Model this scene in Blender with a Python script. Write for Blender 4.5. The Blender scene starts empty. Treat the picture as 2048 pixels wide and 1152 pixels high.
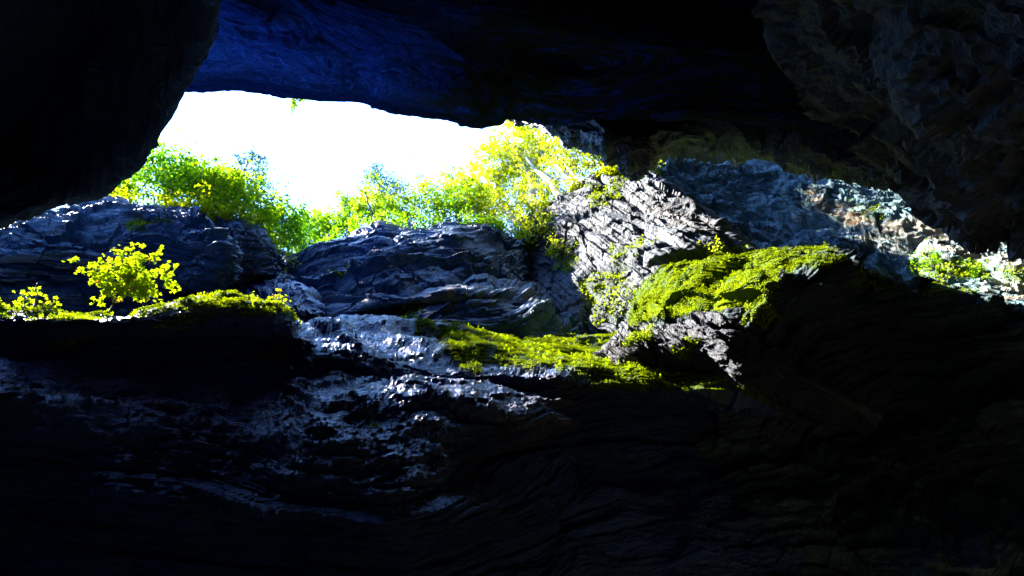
import bpy, math, random
import numpy as np
from mathutils import Matrix, Vector

Q = 1.0                                   # mesh density factor
rng = np.random.default_rng(7)
random.seed(7)
sc = bpy.context.scene
col = sc.collection

# ------------------------------------------------------------------ frame of the gorge
# world X runs along the gorge, Y across it (towards the wall we face), Z is up
F = 1137.0                                # focal length in pixels of a 2048 px wide picture
U = np.array([-344., 676., 1137.]); U /= np.linalg.norm(U)
T = np.array([U[2], 0, -U[0]]); T /= np.linalg.norm(T)
N = np.cross(T, U)
R3 = np.array([T, N, U])
EYE = np.array([0., 0., 1.6])

# ------------------------------------------------------------------ camera
cam = bpy.data.cameras.new('camera')
cam.lens = 36 * F / 2048; cam.sensor_width = 36
cam.clip_start = 0.1; cam.clip_end = 3000
co = bpy.data.objects.new('camera', cam); col.objects.link(co)
m = Matrix.Identity(4)
for i in range(3):
    m[i][0] = R3[i][0]; m[i][1] = R3[i][1]; m[i][2] = -R3[i][2]; m[i][3] = EYE[i]
co.matrix_world = m
sc.camera = co

# ------------------------------------------------------------------ sky, sun, exposure
SUN_AZ, SUN_EL = 175.5, 60.0             # azimuth from +X counter-clockwise
w = bpy.data.worlds.new('World'); sc.world = w; w.use_nodes = True
nt = w.node_tree; nt.nodes.clear()
sky = nt.nodes.new('ShaderNodeTexSky'); sky.sky_type = 'NISHITA'; sky.sun_disc = False
sky.sun_elevation = math.radians(SUN_EL)
sky.sun_rotation = math.radians(90 - SUN_AZ)
sky.ozone_density = 10.0; sky.altitude = 1500; sky.air_density = 1.0; sky.dust_density = 0.0
bg = nt.nodes.new('ShaderNodeBackground'); bg.inputs['Strength'].default_value = 0.15
wo = nt.nodes.new('ShaderNodeOutputWorld')
nt.links.new(sky.outputs[0], bg.inputs[0]); nt.links.new(bg.outputs[0], wo.inputs[0])
sl = bpy.data.lights.new('sun', 'SUN'); sl.energy = 2.7; sl.angle = math.radians(0.5); sl.color = (1.0, 0.93, 0.80)
so = bpy.data.objects.new('sun', sl); col.objects.link(so)
sv = Vector((math.cos(math.radians(SUN_AZ)) * math.cos(math.radians(SUN_EL)),
             math.sin(math.radians(SUN_AZ)) * math.cos(math.radians(SUN_EL)), math.sin(math.radians(SUN_EL))))
so.rotation_euler = sv.to_track_quat('Z', 'Y').to_euler()
so.location = sv * 100
sc.view_settings.view_transform = 'Standard'; sc.view_settings.look = 'None'
sc.view_settings.gamma = 1; sc.view_settings.exposure = 4.35
sc.view_settings.use_curve_mapping = False
sc.cycles.use_denoising = True
sc.cycles.max_bounces = 6; sc.cycles.diffuse_bounces = 4; sc.cycles.glossy_bounces = 2
sc.cycles.transmission_bounces = 3; sc.cycles.caustics_reflective = False
sc.cycles.caustics_refractive = False

# ------------------------------------------------------------------ maths helpers
def ray(px, py):
    px = np.asarray(px, float); py = np.asarray(py, float)
    return np.stack([(px - 1024) / F, (576 - py) / F, np.ones_like(px)], -1)
def to_world(pc):
    return pc @ R3.T + EYE
def at(px, py, z):
    return to_world(ray(px, py) * np.asarray(z, float)[..., None])
def project(pw):
    pc = (pw - EYE) @ R3
    z = np.maximum(pc[..., 2], 1e-3)
    return np.stack([1024 + F * pc[..., 0] / z, 576 - F * pc[..., 1] / z], -1)
def hsh(i, j, k, s):
    h = (i.astype(np.uint32) * np.uint32(374761393) + j.astype(np.uint32) * np.uint32(668265263)
         + k.astype(np.uint32) * np.uint32(2147483647) + np.uint32((s * 974634777) & 0xffffffff))
    h = (h ^ (h >> np.uint32(13))) * np.uint32(1274126177)
    h = (h ^ (h >> np.uint32(15))) * np.uint32(2246822519)
    return (h ^ (h >> np.uint32(16)))
def noise(p, s=0):
    """gradient noise in about -1..1"""
    sh = p.shape[:-1]; p = p.reshape(-1, 3)
    i = np.floor(p).astype(np.int64); f = p - i
    w_ = f * f * f * (f * (f * 6 - 15) + 10)
    out = 0
    for dx in (0, 1):
        wx = w_[:, 0] if dx else 1 - w_[:, 0]
        for dy in (0, 1):
            wy = w_[:, 1] if dy else 1 - w_[:, 1]
            for dz in (0, 1):
                wz = w_[:, 2] if dz else 1 - w_[:, 2]
                h = hsh(i[:, 0] + dx, i[:, 1] + dy, i[:, 2] + dz, s)
                gx = (h & np.uint32(1023)).astype(np.float64) / 511.5 - 1
                gy = ((h >> np.uint32(10)) & np.uint32(1023)).astype(np.float64) / 511.5 - 1
                gz = ((h >> np.uint32(20)) & np.uint32(1023)).astype(np.float64) / 511.5 - 1
                out = out + wx * wy * wz * (gx * (f[:, 0] - dx) + gy * (f[:, 1] - dy) + gz * (f[:, 2] - dz))
    return (out * 1.5).reshape(sh)
def fbm(p, o=4, s=0, g=.5, l=2.03):
    r, a = 0, 1
    for k in range(o):
        r = r + a * noise(p, s + k * 11); p = p * l; a *= g
    return r
def ridged(p, o=4, s=0, g=.5):
    r, a = 0, 1
    for k in range(o):
        r = r + a * (1 - 2 * np.abs(noise(p, s + k * 11))); p = p * 2.1; a *= g
    return r
def facet(p, s=0):
    """piecewise planar relief: every cell of broken rock is a tilted plane"""
    sh = p.shape[:-1]; p = p.reshape(-1, 3).astype(np.float32)
    ib = np.floor(p).astype(np.int64); f = p - ib
    best = np.full(len(p), 1e9, np.float32); val = np.zeros(len(p), np.float32)
    for dx in (-1, 0, 1):
        for dy in (-1, 0, 1):
            for dz in (-1, 0, 1):
                h = hsh(ib[:, 0] + dx, ib[:, 1] + dy, ib[:, 2] + dz, s)
                g = np.stack([(h & np.uint32(1023)), ((h >> np.uint32(10)) & np.uint32(1023)), ((h >> np.uint32(20)) & np.uint32(1023))], -1).astype(np.float32) / 1023
                v = f - np.array([dx, dy, dz], np.float32) - g
                d = (v * v).sum(-1); m_ = d < best
                h2 = (h * np.uint32(2654435761)) ^ (h >> np.uint32(7))
                w_ = np.stack([(h2 & np.uint32(1023)), ((h2 >> np.uint32(10)) & np.uint32(1023)), ((h2 >> np.uint32(20)) & np.uint32(1023))], -1).astype(np.float32) / 511.5 - 1
                best = np.where(m_, d, best); val = np.where(m_, (v * w_).sum(-1) + .35 * w_[:, 0], val)
    return val.reshape(sh).astype(float)
def smooth(a, b, x):
    t = np.clip((x - a) / (b - a), 0, 1); return t * t * (3 - 2 * t)
def in_poly(pt, poly):
    x, y = pt[..., 0], pt[..., 1]; inside = np.zeros(x.shape, bool)
    n = len(poly)
    for i in range(n):
        x1, y1 = poly[i]; x2, y2 = poly[(i + 1) % n]
        if y1 == y2: continue
        c = ((y1 > y) != (y2 > y)) & (x < (x2 - x1) * (y - y1) / (y2 - y1) + x1)
        inside ^= c
    return inside
def catmull(ctrl, t):
    """ctrl (K, ...), t in 0..K-1"""
    K = len(ctrl); i = np.clip(np.floor(t).astype(int), 0, K - 2); f = (t - i)
    f = f.reshape(f.shape + (1,) * (ctrl.ndim - 1))
    p0 = ctrl[np.maximum(i - 1, 0)]; p1 = ctrl[i]; p2 = ctrl[i + 1]; p3 = ctrl[np.minimum(i + 2, K - 1)]
    m1 = (p2 - p0) * .5; m2 = (p3 - p1) * .5
    f2, f3 = f * f, f * f * f
    return (2 * f3 - 3 * f2 + 1) * p1 + (f3 - 2 * f2 + f) * m1 + (-2 * f3 + 3 * f2) * p2 + (f3 - f2) * m2

def mesh_obj(name, V, Fq, mat, parent=None, smooth_=True):
    me = bpy.data.meshes.new(name)
    V = np.asarray(V, np.float32); Fq = np.asarray(Fq, np.int32)
    nv, nf, k = len(V), len(Fq), Fq.shape[1]
    me.vertices.add(nv); me.vertices.foreach_set('co', V.ravel())
    me.loops.add(nf * k); me.loops.foreach_set('vertex_index', Fq.ravel())
    me.polygons.add(nf)
    me.polygons.foreach_set('loop_start', np.arange(0, nf * k, k, dtype=np.int32))
    me.polygons.foreach_set('use_smooth', np.full(nf, smooth_))
    me.update(calc_edges=True)
    me.materials.append(mat)
    o = bpy.data.objects.new(name, me); col.objects.link(o)
    if parent: o.parent = parent
    return o
def fattr(o, name, data, typ='FLOAT'):
    a = o.data.attributes.new(name, typ, 'POINT')
    if typ == 'FLOAT': a.data.foreach_set('value', np.asarray(data, np.float32).ravel())
    else: a.data.foreach_set('vector', np.asarray(data, np.float32).ravel())
def tag(o, label=None, cat=None, group=None, kind=None):
    if label: o['label'] = label
    if cat: o['category'] = cat
    if group: o['group'] = group
    if kind: o['kind'] = kind
    return o

# ------------------------------------------------------------------ materials
def rock_material(name, dark, pale, warm=(.20, .11, .05), spec=.5, rough=(.65, .28), bump=1.0, tint=None, warm_on=None):
    mt = bpy.data.materials.new(name); mt.use_nodes = True
    t = mt.node_tree; nd = t.nodes; L = t.links.new
    bs = nd['Principled BSDF']
    def attr(n):
        a = nd.new('ShaderNodeAttribute'); a.attribute_name = n; return a
    def nz(vec, scale, detail=5, rgh=.6, sx=(1, 1, 1)):
        mp = nd.new('ShaderNodeMapping'); mp.inputs['Scale'].default_value = sx
        L(vec, mp.inputs[0])
        n = nd.new('ShaderNodeTexNoise'); n.inputs['Scale'].default_value = scale
        n.inputs['Detail'].default_value = detail; n.inputs['Roughness'].default_value = rgh
        L(mp.outputs[0], n.inputs['Vector']); return n.outputs[0]
    def mathn(op, a, b=None, clamp=False):
        n = nd.new('ShaderNodeMath'); n.operation = op; n.use_clamp = clamp
        for k, v in enumerate((a, b)):
            if v is None: continue
            if isinstance(v, (int, float)): n.inputs[k].default_value = v
            else: L(v, n.inputs[k])
        return n.outputs[0]
    def ramp(v, a, b):
        n = nd.new('ShaderNodeMapRange'); n.interpolation_type = 'SMOOTHSTEP'
        n.inputs[1].default_value = a; n.inputs[2].default_value = b
        L(v, n.inputs[0]); return n.outputs[0]
    def mix(f, a, b, mode='MIX'):
        n = nd.new('ShaderNodeMix'); n.data_type = 'RGBA'; n.blend_type = mode
        if isinstance(f, (int, float)): n.inputs[0].default_value = f
        else: L(f, n.inputs[0])
        for k, v in ((6, a), (7, b)):
            if isinstance(v, tuple): n.inputs[k].default_value = (*v, 1)
            else: L(v, n.inputs[k])
        return n.outputs[2]
    s = attr('strata').outputs['Vector']
    lam = nz(s, 1.0, 6, .65, (1.2, 1.2, 9))
    fine = nz(s, 1.0, 5, .7, (6, 6, 34))
    big = nz(s, .35, 4, .6, (1, 1, 2))
    grain = nz(s, 30, 3, .7)
    v = mathn('ADD', mathn('MULTIPLY', lam, .6), mathn('MULTIPLY', big, .5))
    c = mix(ramp(v, .42, .72), dark, pale)
    c = mix(mathn('MULTIPLY', ramp(fine, .45, .7), .55), c, tuple(min(1, x * 1.7) for x in pale))
    vein = nz(s, 1.0, 3, .5, (.8, .8, 14))
    veinm = ramp(mathn('ABSOLUTE', mathn('SUBTRACT', vein, .52)), .012, .0)
    c = mix(mathn('MULTIPLY', veinm, .5), c, tuple(min(1, x * 2.6) for x in pale))
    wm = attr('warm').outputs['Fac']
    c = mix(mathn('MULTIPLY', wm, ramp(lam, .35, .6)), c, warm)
    wet = attr('wet').outputs['Fac']
    c = mix(mathn('MULTIPLY', wet, .55), c, (.012, .016, .03))
    ms = attr('moss').outputs['Fac']
    mg = mix(nz(s, 14, 4, .7), (.018, .035, .003), (.09, .14, .008))
    c = mix(mathn('MULTIPLY', ms, ramp(nz(s, 5, 4, .7), .25, .5), True), c, mg)
    L(c, bs.inputs['Base Color'])
    r = mathn('SUBTRACT', mathn('MULTIPLY_ADD', grain, .25, ) if False else mathn('ADD', rough[0] - .1, mathn('MULTIPLY', grain, .2)),
              mathn('MULTIPLY', wet, rough[0] - rough[1]))
    r = mathn('ADD', r, mathn('MULTIPLY', ms, .3), True)
    L(r, bs.inputs['Roughness'])
    L(mathn('MULTIPLY', mathn('SUBTRACT', 1, mathn('MULTIPLY', ms, .9, True)), spec), bs.inputs['Specular IOR Level'])
    hgt = mathn('ADD', mathn('MULTIPLY', lam, .10), mathn('MULTIPLY', fine, .035))
    hgt = mathn('ADD', hgt, mathn('MULTIPLY', grain, .008))
    hgt = mathn('ADD', hgt, mathn('MULTIPLY', nz(s, 9, 4, .65), .03))
    b = nd.new('ShaderNodeBump'); b.inputs['Strength'].default_value = 1.0
    b.inputs['Distance'].default_value = bump
    L(hgt, b.inputs['Height']); L(b.outputs[0], bs.inputs['Normal'])
    return mt

def leaf_material(name, c1, c2, trans=.5, gloss=.25):
    mt = bpy.data.materials.new(name); mt.use_nodes = True
    t = mt.node_tree; nd = t.nodes; L = t.links.new
    nd.clear()
    out = nd.new('ShaderNodeOutputMaterial')
    a = nd.new('ShaderNodeAttribute'); a.attribute_name = 'tone'
    oi = nd.new('ShaderNodeObjectInfo')
    ad = nd.new('ShaderNodeMath'); ad.operation = 'MULTIPLY_ADD'; ad.inputs[1].default_value = .25
    L(oi.outputs['Random'], ad.inputs[0]); L(a.outputs['Fac'], ad.inputs[2])
    mx = nd.new('ShaderNodeMix'); mx.data_type = 'RGBA'
    mx.inputs[6].default_value = (*c1, 1); mx.inputs[7].default_value = (*c2, 1)
    L(ad.outputs[0], mx.inputs[0])
    p = nd.new('ShaderNodeBsdfPrincipled'); p.inputs['Roughness'].default_value = .55
    p.inputs['Specular IOR Level'].default_value = gloss
    L(mx.outputs[2], p.inputs['Base Color'])
    tr = nd.new('ShaderNodeBsdfTranslucent'); L(mx.outputs[2], tr.inputs[0])
    ms = nd.new('ShaderNodeMixShader'); ms.inputs[0].default_value = trans
    L(p.outputs[0], ms.inputs[1]); L(tr.outputs[0], ms.inputs[2]); L(ms.outputs[0], out.inputs[0])
    return mt
def plain_material(name, c1, c2, rough=.8, scale=6, stretch=(1, 1, 1), bump=.02):
    mt = bpy.data.materials.new(name); mt.use_nodes = True
    t = mt.node_tree; nd = t.nodes; L = t.links.new; bs = nd['Principled BSDF']
    tc = nd.new('ShaderNodeTexCoord'); mp = nd.new('ShaderNodeMapping'); mp.inputs['Scale'].default_value = stretch
    L(tc.outputs['Object'], mp.inputs[0])
    n = nd.new('ShaderNodeTexNoise'); n.inputs['Scale'].default_value = scale; n.inputs['Detail'].default_value = 5
    L(mp.outputs[0], n.inputs['Vector'])
    mx = nd.new('ShaderNodeMix'); mx.data_type = 'RGBA'
    mx.inputs[6].default_value = (*c1, 1); mx.inputs[7].default_value = (*c2, 1)
    mr = nd.new('ShaderNodeMapRange'); mr.inputs[1].default_value = .35; mr.inputs[2].default_value = .65
    L(n.outputs[0], mr.inputs[0]); L(mr.outputs[0], mx.inputs[0]); L(mx.outputs[2], bs.inputs['Base Color'])
    bs.inputs['Roughness'].default_value = rough
    b = nd.new('ShaderNodeBump'); b.inputs['Distance'].default_value = bump
    L(n.outputs[0], b.inputs['Height']); L(b.outputs[0], bs.inputs['Normal'])
    return mt

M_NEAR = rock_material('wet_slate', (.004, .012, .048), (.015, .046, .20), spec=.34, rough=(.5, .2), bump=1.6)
M_ROOF = rock_material('blue_glow_slate', (.003, .014, .11), (.011, .044, .28), warm=(.010, .016, .020), spec=0.0, rough=(.9, .7), bump=1.2)  # blue glow near the sky opening is put into this colour; warm greys it
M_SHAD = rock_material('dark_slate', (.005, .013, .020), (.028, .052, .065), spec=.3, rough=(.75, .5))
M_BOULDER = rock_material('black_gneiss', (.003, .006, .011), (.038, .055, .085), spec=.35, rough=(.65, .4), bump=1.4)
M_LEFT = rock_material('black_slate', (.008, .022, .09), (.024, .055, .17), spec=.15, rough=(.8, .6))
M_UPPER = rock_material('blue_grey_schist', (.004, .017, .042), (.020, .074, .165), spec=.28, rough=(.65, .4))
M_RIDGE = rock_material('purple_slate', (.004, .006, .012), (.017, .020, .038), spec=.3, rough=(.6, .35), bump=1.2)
M_GREY = rock_material('grey_schist', (.009, .015, .026), (.047, .062, .09), warm=(.20, .13, .07), spec=.35, rough=(.7, .35), bump=1.3)
M_TEAL = rock_material('weathered_schist', (.03, .075, .095), (.17, .28, .32), warm=(.32, .18, .06), spec=.35, rough=(.7, .4), bump=1.2)
M_ROUGH = rock_material('rough_gneiss', (.005, .010, .028), (.055, .085, .20), spec=.45, rough=(.6, .4), bump=1.6)
M_LEAF_Y = leaf_material('yellow_green_leaf', (.20, .30, .002), (.42, .46, .003), trans=.6)
M_LEAF_YG = leaf_material('fresh_green_leaf', (.10, .27, .003), (.32, .46, .004), trans=.6)
M_LEAF_G = leaf_material('green_leaf', (.06, .24, .003), (.24, .44, .004), trans=.6)
M_LEAF_D = leaf_material('blue_green_leaf', (.010, .060, .055), (.03, .14, .11), trans=.3)
M_LEAF_M = leaf_material('maple_leaf', (.22, .36, .002), (.36, .44, .003), trans=.5)
M_LEAF_R = leaf_material('autumn_leaf', (.30, .14, .01), (.34, .20, .01), trans=.5)
M_MOSS = leaf_material('moss_frond', (.09, .15, .001), (.36, .45, .002), trans=.4, gloss=.1)
M_BARK = plain_material('dark_bark', (.02, .017, .014), (.06, .05, .04), scale=4, stretch=(4, 4, .6))
M_BIRCH = plain_material('pale_bark', (.30, .28, .24), (.62, .60, .55), scale=3, stretch=(1, 1, 3))
M_SOIL = plain_material('soil', (.03, .025, .015), (.07, .06, .03), scale=.6)

# ------------------------------------------------------------------ rock patches
def zof(mode, px, py, v):
    r = ray(px, py)
    if mode == 'z': return v
    if mode == 'D': return v / np.maximum(r @ N, .05)
    if mode == 'H': return v / np.maximum(r @ U, .05)
def dense_row(row, n, param, mode):
    a = np.array(row, float)
    a = np.column_stack([a[:, 0], a[:, 1], zof(mode, a[:, 0], a[:, 1], a[:, 2])])
    key = {'x': a[:, 0], 'y': a[:, 1]}.get(param)
    if key is None:
        d = np.hypot(np.diff(a[:, 0]), np.diff(a[:, 1])); key = np.concatenate([[0], np.cumsum(d)])
    if key[0] > key[-1]: key = -key
    smp = np.linspace(key[0], key[-1], n)
    if param == 'x':                                                     # spend the columns where the camera looks
        kk = np.linspace(key[0], key[-1], 4000); wq = np.where((kk > -60) & (kk < 2110), 1, .12); cq = np.cumsum(wq)
        smp = np.interp(np.linspace(cq[0], cq[-1], n), cq, kk); smp[0] = key[0]; smp[-1] = key[-1]
    t = np.interp(smp, key, np.arange(len(a)))
    return catmull(a, t)
SURF = {}
def patch(name, mat, rows, res, param='x', mode='z', amp=1.0, ang=0.0, strata=1.0, blocky=0.4, seed=0,
          seg=None, moss=(), warm=(), wet=0.0, wetp=(), label=None, fade=None, tilt=0.0, big=.5, frac=.35, fs=1.0, warp=.6, crag=1.0, lng=.75, rip=0):
    nu, nv = int(res[0] * Q), int(res[1] * Q)
    R = np.stack([dense_row(r, nu, param, mode) for r in rows])          # K x nu x 3 in px,py,z
    inside = (R[..., 0] > -60) & (R[..., 0] < 2108) & (R[..., 1] > -60) & (R[..., 1] < 1212)
    d = np.hypot(R[1:, :, 0] - R[:-1, :, 0], R[1:, :, 1] - R[:-1, :, 1]) * (.15 + .85 * (inside[1:] | inside[:-1]))
    d = d.mean(1) + 6
    cum = np.concatenate([[0], np.cumsum(d)])
    t = np.interp(np.linspace(0, cum[-1], nv), cum, np.arange(len(R)))
    # interpolate in metric camera space so that depth stays smooth
    PC = ray(R[..., 0], R[..., 1]) * R[..., 2:3]
    G = catmull(PC, t)                                                   # nv x nu x 3 camera space
    W = to_world(G)
    du = np.gradient(W, axis=1); dv = np.gradient(W, axis=0)
    nrm = np.cross(du, dv); nrm /= np.linalg.norm(nrm, axis=-1, keepdims=True) + 1e-9
    s = np.sign(np.einsum('ijk,ijk->ij', nrm, EYE - W)); 
    if s.mean() < 0: nrm = -nrm
    # one orientation for the whole sheet (edges that curl away keep it)
    a_ = math.radians(ang); tl = math.radians(tilt)
    along = np.array([math.cos(a_), math.sin(a_), 0.0])
    across = np.array([-math.sin(a_) * math.cos(tl), math.cos(a_) * math.cos(tl), math.sin(tl)])
    third = np.cross(along, across)
    c1 = G @ along; c2 = G @ across; c3 = G @ third
    Wn = W * fs
    wp = (.9 * noise(Wn * .16 + seed, seed + 1) + .35 * noise(Wn * .45, seed + 2) + .08 * noise(Wn * 1.5, seed + 3)) * warp
    b = c2 * fs + wp
    S = np.stack([c1 * fs * lng, c3 * fs * lng, b], -1) + seed * 7.3
    h = big * fbm(Wn * .28 + seed, 3, seed + 5)
    def saw(x, e=.86):
        f = x - np.floor(x); return np.where(f < e, f / e, (1 - f) / (1 - e)) - .5
    # broken blocks with recessed joints
    j1 = np.abs(noise(S * np.array([.30, .30, .55]), seed + 21) + .25 * noise(S * np.array([1.1, 1.1, 2.]), seed + 22))
    h = h - blocky * .34 * np.clip(1 - j1 * 7, 0, 1) ** 1.5 + blocky * .22 * noise(S * np.array([.33, .33, .7]), seed + 23)
    Sw = S + .25 * np.stack([noise(Wn * 1.1, 91), noise(Wn * 1.1, 92), noise(Wn * 1.1, 93)], -1)
    h = h + crag * (.30 * facet(Sw * np.array([.45, .45, .95]), seed + 81) + .15 * facet(Sw * np.array([1.1, 1.1, 3.0]), seed + 82)
                    + .055 * facet(Sw * np.array([3.2, 3.2, 9.5]), seed + 83))
    j2 = noise(S * np.array([.8, .8, .35]) + 3, seed + 25)
    h = h + blocky * .10 * smooth(-.03, .03, j2)
    # ledges and laminae, each layer swelling and dying out along its length
    for fr_, am, sx, ex in ((.8, .34, .2, .88), (2.3, .15, .45, .85), (6.0, .065, 1.0, .8), (13.0, .030, 1.8, .75)):
        lm = np.clip(.45 + 1.3 * noise(S * np.array([sx, sx, fr_ * .9]), seed + int(fr_ * 10)), 0, 1.4)
        h = h + strata * am * saw(b * fr_ + .35 * noise(S * np.array([sx * .6, sx * .6, fr_ * .5]), seed + 4 + int(fr_)), ex) * lm
    for k, (sx, sz, am, wd) in enumerate(((.22, 2.0, .10, 9), (.5, 5.0, .05, 7), (1.0, 11, .025, 5))):
        g = np.abs(noise(S * np.array([sx, sx, sz]), seed + 61 + k))
        h = h - strata * am * np.clip(1 - g * wd, 0, 1)
    h = h + strata * .045 * noise(S * np.array([1.2, 1.2, 8]), seed + 42)
    h = h + frac * (.06 * ridged(Wn * 2.0, 3, seed + 51, .5) + .02 * noise(Wn * 8, seed + 52))
    h = h / fs
    if rip: h = h + rip * (.028 * ridged(W * np.array([3., 3., 7.]), 3, seed + 71, .6) + .03 * facet(W * np.array([5., 5., 12.]), seed + 72))
    h = h * amp
    if fade is not None: h = h * fade(t)[:, None]
    W = W + nrm * h[..., None]
    P2 = project(W)
    jit = np.stack([fbm(W * 1.3, 3, 71), fbm(W * 1.3, 3, 75)], -1) * 26
    Pj = P2 + jit * .8
    mm = np.zeros(h.shape); wm = np.zeros(h.shape); wt = np.full(h.shape, float(wet))
    for pl in moss:
        pts, k = pl if isinstance(pl, tuple) else (pl, 1.0)
        mm = np.maximum(mm, in_poly(Pj, pts) * k)
    for pts, k in warm:
        if callable(pts): wm = np.maximum(wm, pts(W) * k)                # fades the roof's painted blue glow to grey along the gorge
        else: wm = np.maximum(wm, in_poly(Pj, pts) * k)
    for pts, k in wetp: wt = np.where(in_poly(P2 + jit * 2, pts), k, wt)
    def soft(a, n=2):
        for _ in range(n):
            a = (a + np.roll(a, 1, 0) + np.roll(a, -1, 0) + np.roll(a, 1, 1) + np.roll(a, -1, 1)) / 5
        return a
    mm = soft(mm, 3); wm = soft(wm, 4); wt = soft(wt, 6)
    nvv, nuu = h.shape
    idx = np.arange(nvv * nuu).reshape(nvv, nuu)
    Fq = np.stack([idx[:-1, :-1], idx[:-1, 1:], idx[1:, 1:], idx[1:, :-1]], -1).reshape(-1, 4)
    if s.mean() < 0: Fq = Fq[:, ::-1]
    o = mesh_obj(name, W.reshape(-1, 3), Fq, mat, smooth_=False)
    fattr(o, 'strata', S.reshape(-1, 3), 'FLOAT_VECTOR')
    fattr(o, 'moss', mm); fattr(o, 'warm', wm); fattr(o, 'wet', wt)
    tag(o, label, kind='structure')
    dn = np.cross(np.gradient(W, axis=1), np.gradient(W, axis=0)); area = np.linalg.norm(dn, axis=-1)
    dn /= area[..., None] + 1e-9
    if s.mean() < 0: dn = -dn
    SURF[name] = dict(W=W, n=dn, area=area, moss=mm, px=P2)
    return o

def off(row, dx, dy, dz):
    return [(x + dx, y + dy, z + dz) for x, y, z in row]

def lift(row, up, back, side):
    a = np.array(row, float); P = ray(a[:, 0], a[:, 1]) * a[:, 2:3] + U * up - N * back - T * side
    return [(1024 + F * p[0] / p[2], 576 - F * p[1] / p[2], p[2]) for p in P]

# --- mossy areas outlined on the rock
MOSS_SHELF = [(800, 640), (950, 650), (1080, 664), (1180, 674), (1290, 646), (1340, 640), (1310, 680), (1250, 712), (1330, 722), (1450, 748),
              (1460, 778), (1330, 778), (1230, 764), (1180, 745), (1100, 735), (1000, 728), (940, 742), (905, 705), (880, 682), (845, 658)]
MOSS_SHELF_LOW = [(1130, 735), (1450, 770), (1330, 785), (1230, 782), (1160, 765)]
MOSS_MOUND = [(1255, 655), (1265, 595), (1300, 550), (1355, 525), (1420, 500), (1500, 500), (1640, 490), (1700, 518), (1650, 530), (1600, 535), (1560, 550),
              (1540, 575), (1500, 600), (1470, 615), (1400, 622), (1340, 640)]
MOSS_MOUND_LOW = [(1500, 590), (1560, 560), (1530, 650), (1490, 660)]
LEDGE_MOSS = [(-100, 598), (100, 606), (200, 606), (330, 600), (470, 585), (560, 600), (600, 630), (600, 645), (560, 620), (480, 612), (360, 632), (250, 640), (100, 638), (-100, 632)]
LEDGE_LINE = [(60, 680), (180, 672), (270, 660), (350, 645), (430, 628), (430, 640), (350, 656), (270, 672), (180, 684), (60, 690)]

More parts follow.
